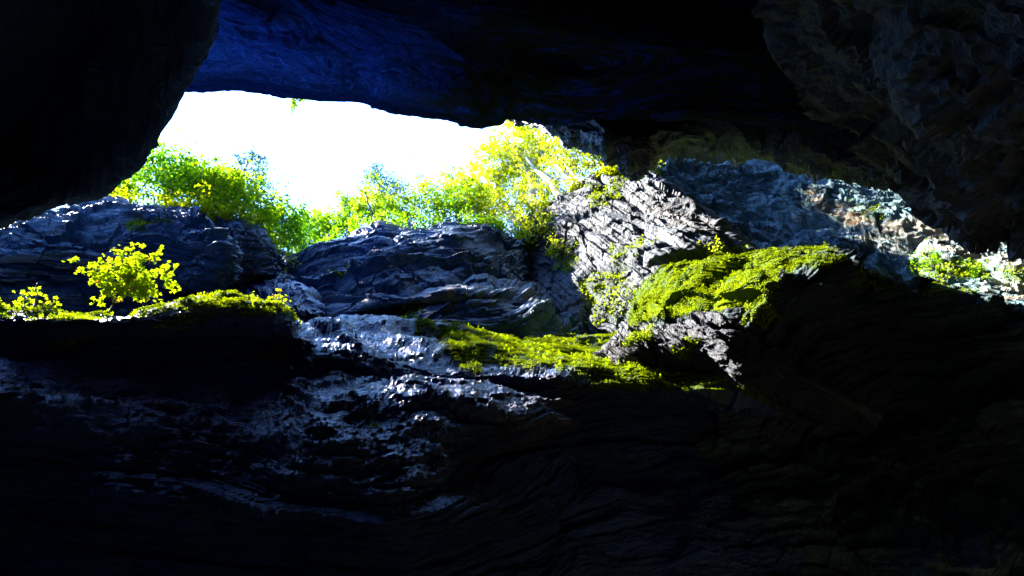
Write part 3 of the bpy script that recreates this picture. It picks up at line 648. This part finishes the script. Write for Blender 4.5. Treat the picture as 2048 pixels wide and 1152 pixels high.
def leaves(C, size, nrm=None, spread=1.0, aspect=.62, dirs=None):
    """folded diamond leaves: two triangles hinged on the midrib"""
    n = len(C); size = np.broadcast_to(size, (n,)) * rng.uniform(.6, 1.3, n)
    nn = rand_unit(n) * spread + (0 if nrm is None else nrm); nn /= np.linalg.norm(nn, axis=1, keepdims=True) + 1e-9
    d = rand_unit(n) if dirs is None else dirs + .6 * rand_unit(n)
    d = d - (d * nn).sum(1, keepdims=True) * nn; d /= np.linalg.norm(d, axis=1, keepdims=True) + 1e-9
    e = np.cross(nn, d); s = size[:, None]
    up = nn * s * .12
    V = np.stack([C - d * s * .5, C + e * s * aspect * .5 + up, C + d * s * .5, C - e * s * aspect * .5 + up], 1).reshape(-1, 3)
    i = np.arange(n)[:, None] * 4
    Fq = np.concatenate([i + np.array([[0, 1, 2]]), i + np.array([[0, 2, 3]])], 1).reshape(-1, 3)
    return V, Fq
def leaf_mesh(name, C, size, mat, parent=None, tone=None, **k):
    V, Fq = leaves(C, size, **k)
    o = mesh_obj(name, V, Fq, mat, parent, smooth_=False)
    tn = rng.uniform(0, 1, len(C)) if tone is None else tone
    fattr(o, 'tone', np.repeat(tn, 4)); return o
def empty(name, loc):
    o = bpy.data.objects.new(name, None); col.objects.link(o); o.location = loc
    o.empty_display_size = .3
    return o
def bend(p0, p1, n=8, wob=.06, sag=0):
    t = np.linspace(0, 1, n)[:, None]; L = np.linalg.norm(p1 - p0)
    w = np.cumsum(rng.normal(size=(n, 3)), 0) * wob * L / n ** .5
    w = w - w[0] - t * (w[-1] - w[0])
    P = p0 + (p1 - p0) * t + w; P[:, 2] += sag * L * (t[:, 0] * (1 - t[:, 0])) * 4
    return P

def tree(px, py, z, h, kind, label, mat, bark=M_BARK, nleaf=2600, spread=.38, lean=(0, 0), low=.25, lsize=.155, airy=.42, r0=None, group='trees along the gorge rim'):
    base = at(px, py, z); root = empty('deciduous_tree' if kind != 'fir' else 'fir_tree', base)
    tag(root, label, 'tree', group)
    r0 = r0 or h * .014; nleaf = int(nleaf * 1.5)
    top = np.array([lean[0] * h, lean[1] * h, h])
    st = bend(np.array([0, 0, -1.2]), top, 12, .05)
    parts = [tube(st, np.linspace(r0, r0 * .18, 12), 7)]
    C = []; tone = []
    if kind == 'fir':
        nl = 34
        for k in range(nl):
            f = .12 + .86 * k / nl; p = st[0] + (top - st[0]) * f
            a = rng.uniform(0, 2 * math.pi); L = spread * h * (1 - f) ** .8 + .2
            e = p + np.array([math.cos(a) * L, math.sin(a) * L, -.18 * L])
            b = bend(p, e, 6, .04, .06); parts.append(tube(b, np.linspace(r0 * .25, .008, 6), 4))
            m = int(nleaf / nl * (1.5 - f)); t = rng.uniform(.1, 1, m) ** .7
            q = p + (e - p) * t[:, None] + rng.normal(size=(m, 3)) * np.array([.16, .16, .07]) * (.5 + L * .35)
            C.append(q); tone.append(rng.uniform(0, .8, m))
    else:
        nl = rng.integers(11, 16)
        for k in range(nl):
            f = low + (1 - low) * ((k + rng.uniform(0, 1)) / nl); i = min(int(f * 11), 10)
            p = st[i] + (st[i + 1] - st[i]) * (f * 11 - i)
            a = k * 2.4 + rng.uniform(-.5, .5); L = spread * h * (1.05 - .55 * f) * rng.uniform(.6, 1.2)
            e = p + np.array([math.cos(a) * L, math.sin(a) * L, L * rng.uniform(.25, .75)])
            b = bend(p, e, 7, .12, .05); parts.append(tube(b, np.linspace(r0 * .42 * (1.1 - f), .010, 7), 5))
            tips = [e]
            for _ in range(3):
                j = rng.integers(2, 6); e2 = b[j] + rand_unit(1)[0] * L * .45 + np.array([0, 0, L * .12])
                parts.append(tube(bend(b[j], e2, 5, .1), np.linspace(.02, .006, 5), 3)); tips.append(e2)
            ct = rng.uniform(.1, .9)
            for e2 in tips:
                m = int(nleaf / (nl * 4) * rng.uniform(.5, 1.5)); 
                q0 = p + (e2 - p) * rng.uniform(.6, 1.05, m)[:, None]
                sz = (.16 + .16 * L) * airy * 1.6
                # little sprays: leaves gather round a few twig ends
                tw = e2 + rng.normal(size=(6, 3)) * sz * np.array([1, 1, .55]); pick = rng.integers(0, 6, m)
                q = tw[pick] + rng.normal(size=(m, 3)) * sz * .38
                q = np.where(rng.uniform(size=(m, 1)) < .25, q0 + rng.normal(size=(m, 3)) * .1, q)
                C.append(q); tone.append(np.clip(ct + rng.normal(0, .22, m), 0, 1))
    V, Fq = join(parts); mesh_obj('trunk', V, Fq, bark, root)
    C = np.concatenate(C); tn = np.concatenate(tone)
    leaf_mesh('crown', C, lsize, mat, root, tone=tn, nrm=np.array([[0, 0, .8]]), aspect=.62 if kind != 'fir' else .25)
    return root

Y, G, D = M_LEAF_Y, M_LEAF_G, M_LEAF_D
T_ = tree
# left cluster above the upper left block
T_(205, 408, 23.5, 2.2, 'leaf', 'low green bush-like tree squeezed between the black left wall and the slate block', G, nleaf=1100, low=.1, spread=.6)
T_(262, 412, 24.5, 4.3, 'leaf', 'airy green tree leaning beside the edge of the black left wall', G, nleaf=2200, spread=.45, lean=(-.06, 0), airy=.7)
T_(325, 416, 25.5, 5.3, 'leaf', 'airy green tree over the mossy shoulder of the slate block', G, nleaf=2500, spread=.36, airy=.75)
T_(372, 420, 25.0, 4.1, 'leaf', 'broad spreading tree in the middle of the slate block rim', G, nleaf=3000, spread=.5)
T_(425, 428, 24.6, 3.4, 'leaf', 'dense yellow green tree hanging over the right corner of the slate block', M_LEAF_YG, nleaf=3200, spread=.65, low=.12)
T_(458, 440, 28.0, 11.5, 'fir', 'dark blue green conifer rising behind the leafy trees at left', D, nleaf=2600, spread=.26, lsize=.2)
T_(492, 448, 29.0, 6.0, 'leaf', 'thin sparse tree with an open top just right of the dark conifer', G, nleaf=1300, spread=.32, airy=.9)
T_(470, 452, 24.8, 2.5, 'leaf', 'bright yellow green low tree in front of the dark conifer at the block corner', M_LEAF_YG, nleaf=2200, spread=.75, low=.08)
T_(528, 486, 27.0, 3.6, 'leaf', 'round green tree standing on the slope right of the block corner', G, nleaf=2500, spread=.5, low=.1)
T_(548, 500, 31.0, 3.2, 'leaf', 'dark shaded small tree low on the left side of the notch', D, nleaf=1300, spread=.5, low=.05)
# notch and middle
T_(574, 520, 37.0, 6.6, 'leaf', 'slender green tree standing in the notch between the two rocks', G, nleaf=2400, spread=.3)
T_(598, 520, 38.0, 7.3, 'leaf', 'tall thin stemmed tree in the bottom of the notch', G, nleaf=2600, spread=.26)
T_(628, 506, 36.0, 4.9, 'leaf', 'mid green tree on the left slope of the centre rock', G, nleaf=2600, spread=.42)
T_(662, 494, 36.0, 4.6, 'leaf', 'forked green tree leaning over the left slope of the centre rock', G, nleaf=2600, spread=.45, lean=(.05, 0))
T_(700, 474, 35.5, 5.2, 'leaf', 'broad green tree left of the tree with the bare dark stem', G, nleaf=2600, spread=.42)
snag = T_(744, 448, 34.5, 6.0, 'leaf', 'yellow green tree with a dark bare stem reaching above its crown', M_LEAF_YG, nleaf=2400, spread=.3, r0=.10)
mesh_obj('dead_stem', *tube(bend(np.array([.25, -.3, -1]), np.array([-.5, -.5, 7.6]), 10, .03), np.linspace(.09, .02, 10), 6), M_BARK, snag)
T_(772, 446, 38.0, 12.0, 'fir', 'dark blue conifer behind the middle of the rim', D, nleaf=3000, spread=.28, lsize=.22)
T_(800, 446, 35.0, 2.4, 'leaf', 'low yellow green bush-like tree on the top of the centre rock', M_LEAF_YG, nleaf=1500, spread=.7, low=.1)
# right cluster
T_(848, 452, 35.0, 5.4, 'leaf', 'sparse light green tree left of the bright yellow trees', Y, nleaf=1500, spread=.42, airy=.8)
T_(884, 452, 35.0, 6.5, 'leaf', 'open crowned tree with drifting leaf sprays above the centre rock', G, nleaf=1800, spread=.42, airy=.8)
T_(925, 452, 34.6, 5.4, 'leaf', 'shaded green tree with dark inner branches above the centre rock', G, nleaf=2600, spread=.45, low=.1)
T_(965, 456, 34.6, 7.5, 'leaf', 'yellow tree with pale stem at the right end of the centre rock', Y, bark=M_BIRCH, nleaf=2800, spread=.36)
T_(1004, 462, 38.2, 10.6, 'leaf', 'yellow tree rooted where centre rock meets the sunlit rock', Y, nleaf=3200, spread=.36)
T_(1042, 446, 38.0, 11.6, 'leaf', 'white stemmed yellow birch, lowest on the edge of the sunlit rock', Y, bark=M_BIRCH, nleaf=3400, spread=.34, low=.55, r0=.28)
T_(1085, 424, 37.5, 13.2, 'leaf', 'thick white stemmed birch in full yellow leaf above the sunlit rock', Y, bark=M_BIRCH, nleaf=4200, spread=.33, low=.55, r0=.36)
T_(1120, 402, 37.0, 13.7, 'leaf', 'tallest yellow birch reaching up to the roof edge', Y, bark=M_BIRCH, nleaf=4400, spread=.34, low=.55, r0=.30)
T_(1152, 388, 36.4, 12.4, 'leaf', 'leaning white birch with dark side branches near the rock block', Y, bark=M_BIRCH, nleaf=4200, spread=.36, low=.55, r0=.24)
T_(1186, 372, 35.5, 10.2, 'leaf', 'yellow tree tucked under the edge of the jagged rock block', Y, bark=M_BIRCH, nleaf=3600, spread=.42, low=.15)
T_(1222, 358, 34.6, 6.9, 'leaf', 'yellow tree filling the corner beneath the jagged rock block', Y, nleaf=2600, spread=.55, low=.08)
T_(1246, 352, 33.9, 3.5, 'leaf', 'smallest yellow tree at the tip of the corner by the hanging rock', Y, nleaf=1300, spread=.7, low=.05)
T_(1100, 420, 50.0, 24.0, 'fir', 'pale distant conifer showing through above the yellow birches', D, nleaf=2600, spread=.13, lsize=.26)

T_(985, 462, 38.0, 4.6, 'leaf', 'low yellow tree filling the gap below the pale stemmed tree', Y, nleaf=2200, spread=.6, low=.05)
T_(1024, 466, 41.4, 6.0, 'leaf', 'bushy yellow tree in the corner between centre rock and sunlit rock', Y, nleaf=2800, spread=.6, low=.05)
T_(1072, 436, 41.4, 5.6, 'leaf', 'bushy yellow tree at the feet of the white birches', Y, nleaf=2600, spread=.6, low=.05)
T_(1142, 394, 40.6, 5.0, 'leaf', 'low yellow tree between the tallest birch and the leaning birch', Y, nleaf=2400, spread=.6, low=.05)

# shrubs rooted on rock
def shrub(px, py, z, h, label, mat, n=500, lsize=.12, dirs=None, spread=.5, sub=10, group=None):
    base = at(px, py, z); root = empty('shrub', base); tag(root, label, 'shrub', group)
    parts, C = [], []
    for k in range(sub):
        d = rand_unit(1)[0] * spread + (np.array([0, 0, 1.]) if dirs is None else np.array(dirs)); e = d * h * rng.uniform(.5, 1.05)
        b = bend(np.zeros(3), e, 7, .1, .05); parts.append(tube(b, np.linspace(.012 + h * .006, .004, 7), 4))
        m = n // sub; t = rng.uniform(.35, 1.05, m)
        C.append(e * t[:, None] + rng.normal(size=(m, 3)) * h * .11)
    V, Fq = join(parts); mesh_obj('stem', V, Fq, M_BARK, root)
    leaf_mesh('foliage', np.concatenate(C), lsize, mat, root, nrm=np.array([[0, 0, 1.]]))
    return root
shrub(588, 193, 20.6, .55, 'tuft of leaves peeking under the roof rim at the top of the sky', G, 170, .12, dirs=(.1, .6, -.1), spread=1.1)
shrub(1078, 478, 32.5, 2.4, 'round yellow shrub clinging to the left flank of the sunlit rock', Y, 600, .15, dirs=(-.3, -.35, .7), spread=.8)
shrub(1118, 505, 29.9, 1.1, 'small yellow shrub under the round one on the sunlit rock', Y, 220, .12, dirs=(-.3, -.35, .6), spread=.7)
shrub(1440, 518, 22.3, .9, 'bright green shrub above the left shoulder of the mossy mound', Y, 240, .10, dirs=(0, -.2, .8))
shrub(1870, 540, 19.6, 1.0, 'green grassy shrub on the far ledge under the dark boulder', G, 300, .09, dirs=(0, -.2, .8))
shrub(1970, 552, 18.8, .8, 'small green shrub on the far ledge nearest the right edge', G, 240, .08, dirs=(0, -.2, .8))

# maple sapling on the left ledge: every leaf a part
def maple_leaf_mesh(k):
    r = np.random.default_rng(40 + k); me = bpy.data.meshes.new('maple_leaf')
    ang = np.radians([-90, -62, -28, -8, 16, 42, 62, 78, 90, 102, 118, 138, 164, 188, 208, 242])
    rad = np.array([.10, .30, .42, .24, .50, .28, .33, .33, .58, .33, .33, .28, .50, .24, .42, .30]) * r.uniform(.9, 1.1, 16)
    V = [(0, 0, 0)] + [(math.cos(a) * q, math.sin(a) * q, -.35 * q * q + r.uniform(-.03, .03)) for a, q in zip(ang, rad)]
    me.from_pydata(V, [], [(0, i + 1, (i + 1) % 16 + 1) for i in range(16)])
    me.attributes.new('tone', 'FLOAT', 'POINT').data.foreach_set('value', [r.uniform(0, .7)] * 17)
    return me
ML = []
for k in range(6):
    me = maple_leaf_mesh(k); me.materials.append(M_LEAF_M if k < 5 else M_LEAF_R); ML.append(me)
def sapling(label, basep, tips, nl, size, group=None, stem_r=.018):
    b0 = at(*basep); root = empty('maple_sapling', b0); tag(root, label, 'sapling', group)
    tip = [at(*t) - b0 for t in tips]; parts = []; pts = []
    cen = np.mean(tip, 0); fork = cen * .35
    parts.append(tube(bend(np.array([0, 0, -.15]), fork, 8, .05), np.linspace(stem_r, stem_r * .75, 8), 6))
    for t_ in tip:
        b = bend(fork, t_, 10, .09, .04); parts.append(tube(b, np.linspace(stem_r * .7, .005, 10), 4))
        for _ in range(max(4, nl // len(tip))):
            u_ = rng.uniform(.25, 1.0) ** .7; i = min(int(u_ * 9), 8)
            pts.append(b[i] + (b[i + 1] - b[i]) * (u_ * 9 - i) + rng.normal(size=3) * np.array([.09, .09, .05]) * (.5 + 3 * size))
    V, Fq = join(parts); mesh_obj('stem', V, Fq, M_BARK, root)
    if nl >= 300:                                                        # the smaller leaves beyond the first 300
        ex = [p + rng.normal(size=3) * .05 for p in pts for _ in range(2)]; tm = [np.array([v.co[:] for v in m_.vertices]) for m_ in ML[:3]]
        fc = np.array([p_.vertices[:] for p_ in ML[0].polygons]); P_ = []
        for p in ex:
            from mathutils import Euler
            Rm = np.array(Euler((rng.normal(0, .6), rng.normal(0, .6), rng.uniform(0, 6.28))).to_matrix())
            P_.append(((tm[rng.integers(0, 3)] * size * rng.uniform(.4, .75)) @ Rm.T + p, fc))
        V, Fq = join(P_); o = mesh_obj('leaves', V, Fq, M_LEAF_M, root, smooth_=False); o['kind'] = 'stuff'
        fattr(o, 'tone', np.repeat(rng.uniform(0, .9, len(ex)), 17))
    random.Random(3).shuffle(pts)
    for p in pts[:300]:
        me = ML[5] if rng.uniform() < .05 else ML[rng.integers(0, 5)]
        o = bpy.data.objects.new('leaf', me); col.objects.link(o); o.parent = root
        s_ = size * rng.uniform(.65, 1.25)
        o.location = p; o.scale = (s_, s_, s_)
        o.rotation_euler = (rng.normal(0, .45), rng.normal(0, .45), rng.uniform(0, 6.28))
    return root
sapling('bright yellow green maple sapling, the big leafy one on the left mossy ledge', (222, 618, 11.6),
        [(158, 516, 12.1), (182, 540, 12.0), (232, 500, 12.4), (240, 528, 12.0), (275, 492, 12.6), (290, 520, 12.3), (322, 490, 12.8), (305, 545, 12.4), (345, 530, 12.7),
         (352, 566, 12.5), (325, 580, 12.2), (292, 598, 11.9), (205, 556, 11.8), (196, 590, 11.7), (262, 560, 12.0), (280, 578, 11.9), (235, 580, 11.7), (212, 520, 12.2), (262, 540, 12.2)], 300, .15)
sapling('small maple sapling of few leaves left of the big one', (52, 612, 11.4), [(40, 585, 11.8), (60, 590, 11.7), (28, 604, 11.5), (55, 606, 11.5)], 34, .10)
sapling('single thin maple shoot rising above the left end of the ledge', (74, 606, 11.6), [(75, 566, 12.2), (70, 572, 12.1)], 9, .12)
sapling('tiny maple seedling between the small sapling and the big one', (104, 616, 11.5), [(98, 604, 11.7), (112, 602, 11.7)], 14, .10)
sapling('little maple seedling at the ledge end beside the wet slab', (553, 612, 13.2), [(545, 588, 13.7), (560, 584, 13.8), (570, 592, 13.7)], 26, .10)

# ------------------------------------------------------------------ moss and low plants (nobody could count them)
def scatter(surf, density, thr=.35, clip=None, view=True):
    s_ = SURF[surf]; mk = s_['moss'] > thr
    px = s_['px']; mk &= (px[..., 0] > -80) & (px[..., 0] < 2130)
    mk[:, :2] = mk[:, -2:] = False; mk[:2] = mk[-2:] = False
    if clip is not None: mk &= in_poly(px, clip)
    vd = EYE - s_['W']; vd /= np.linalg.norm(vd, axis=-1, keepdims=True)
    mk &= (s_['n'] * vd).sum(-1) > -.15
    wgt = (s_['area'] * mk * s_['moss']).ravel(); tot = wgt.sum(); n = int(tot * density)
    if n < 1: return np.zeros((0, 3)), np.zeros((0, 3))
    i = rng.choice(len(wgt), n, p=wgt / tot)
    return s_['W'].reshape(-1, 3)[i], s_['n'].reshape(-1, 3)[i]
UP = np.array([0, 0, 1.])
def moss_cover(surf, density, size, lift, label, name='moss', clip=None, thr=.35, mat=None):
    C, n_ = scatter(surf, density, thr, clip)
    if not len(C): return
    cl = .5 + .5 * np.clip(fbm(C * 2.2, 3, 5) * 1.4, -1, 1)                     # clumps
    keep = rng.uniform(size=len(C)) < (-.25 + 1.9 * cl); C, n_, cl = C[keep], n_[keep], cl[keep]
    C = C + n_ * (rng.uniform(0, 1, (len(C), 1)) ** 1.5 * lift * (.4 + cl[:, None])) + UP * lift * .2
    tn = np.clip(cl * .7 + rng.normal(.1, .2, len(C)), 0, 1)
    o = leaf_mesh(name, C, size, mat or M_MOSS, tone=tn, nrm=n_ * .5 + UP * .6, spread=.8)
    tag(o, label, kind='stuff'); return o
def sprigs(surf, n, h, lsize, label, thr=.5, clip=None, mat=None, name='ledge_plants'):
    C, n_ = scatter(surf, 400, thr, clip)
    if not len(C): return
    i = rng.choice(len(C), min(n, len(C)), replace=False); C, n_ = C[i], n_[i]
    d = UP + n_ * .5 + rng.normal(size=C.shape) * .3; d /= np.linalg.norm(d, axis=1, keepdims=True)
    hh = h * rng.uniform(.3, 1.2, len(C))[:, None]; k = 9
    t = np.tile(np.linspace(.25, 1, k), len(C))[:, None]
    Q_ = np.repeat(C, k, 0) + np.repeat(d * hh, k, 0) * t + rng.normal(size=(len(C) * k, 3)) * h * .12
    o = leaf_mesh(name, Q_, lsize, mat or M_LEAF_M, nrm=UP[None] * .9, spread=.7)
    tag(o, label, kind='stuff')
moss_cover('gorge_wall', 3000, .040, .06, 'yellow green moss and creepers over the ledges of the near wall')
sprigs('gorge_wall', 500, .15, .05, 'leafy sprigs along the mossy ledges of the near wall', name='ledge_plants')
moss_cover('mossy_mound', 2600, .042, .06, 'bright moss and small leaves blanketing the bulging mound')
sprigs('mossy_mound', 260, .15, .05, 'leafy sprigs along the crest of the mound', name='ledge_plants')
moss_cover('rock_ridge', 1200, .06, .08, 'moss patches on the ridge between the slopes')
moss_cover('sunlit_rock', 170, .13, .12, 'thin moss lines in the cracks of the sunlit rock', thr=.25)
moss_cover('far_right_rock', 200, .11, .15, 'grass tufts on the far ledge below the boulder', name='grass', thr=.3)
moss_cover('centre_rock', 120, .13, .1, 'moss line on the ledge of the centre rock', thr=.3)
moss_cover('upper_left_rock', 220, .10, .1, 'moss on the shoulder of the upper left block', thr=.3)
moss_cover('rough_roof_block', 300, .07, .05, 'moss streaks on the jagged block', thr=.35)

# plants growing over the rims of the rocks
def rim_plants(row, dz, n, h, lsize, mat, label):
    r = np.array(row, float); t = rng.uniform(0, len(r) - 1, n); q = catmull(r, t)
    C = at(q[:, 0], q[:, 1], q[:, 2] + dz) + rng.normal(size=(n, 3)) * np.array([.15, .3, .05]); cl = fbm(C * .9, 2, 9) > -.05; C = C[cl]; k = 12
    d = UP + rng.normal(size=C.shape) * .45
    Q_ = np.repeat(C, k, 0) + np.repeat(d * h * rng.uniform(.2, 1.2, (len(C), 1)), k, 0) * np.tile(np.linspace(.0, 1, k), len(C))[:, None] + rng.normal(size=(len(C) * k, 3)) * h * .18
    o = leaf_mesh('undergrowth', Q_, lsize, mat, nrm=UP[None] * .6)
    tag(o, label, kind='stuff')
rim_plants(UL_top[5:], .4, 420, .55, .12, M_LEAF_Y, 'low growth spilling over the rim of the upper left block')
rim_plants(C_top[1:12], .5, 520, .7, .15, M_LEAF_G, 'low growth along the rim of the centre rock')
rim_plants(D_top[1:8], .4, 620, .8, .15, M_LEAF_Y, 'yellow undergrowth along the rim of the sunlit rock')

# ------------------------------------------------------------------ falling drops
def drops(n):
    th = np.linspace(0, math.pi, 6)[1:-1]; P = []
    px = rng.uniform(0, 1100, n); py = rng.uniform(440, 760, n); z = rng.uniform(3.5, 11, n)
    px[:25] = rng.uniform(640, 1000, 25); py[:25] = rng.uniform(470, 620, 25)
    px[-1], py[-1], z[-1] = 1158, 846, 3.5
    for c, zz in zip(at(px, py, z), z):
        r = rng.uniform(.0014, .0032) * (zz / 6)
        V, Fq = tube(np.array([[0, 0, -2.4], [0, 0, -1.6], [0, 0, 0], [0, 0, 1.8], [0, 0, 3.6]]) * r + c, np.array([.05, .8, 1, .55, .05]) * r, 6)
        P.append((V, Fq))
    V, Fq = join(P)
    mt = bpy.data.materials.new('water'); mt.use_nodes = True; b = mt.node_tree.nodes['Principled BSDF']
    b.inputs['Base Color'].default_value = (.8, .9, 1, 1); b.inputs['Roughness'].default_value = .05; b.inputs['Transmission Weight'].default_value = .6
    b.inputs['IOR'].default_value = 1.33
    tag(mesh_obj('water_drops', V, Fq, mt), 'water drops falling through the gorge', kind='stuff')
drops(46)
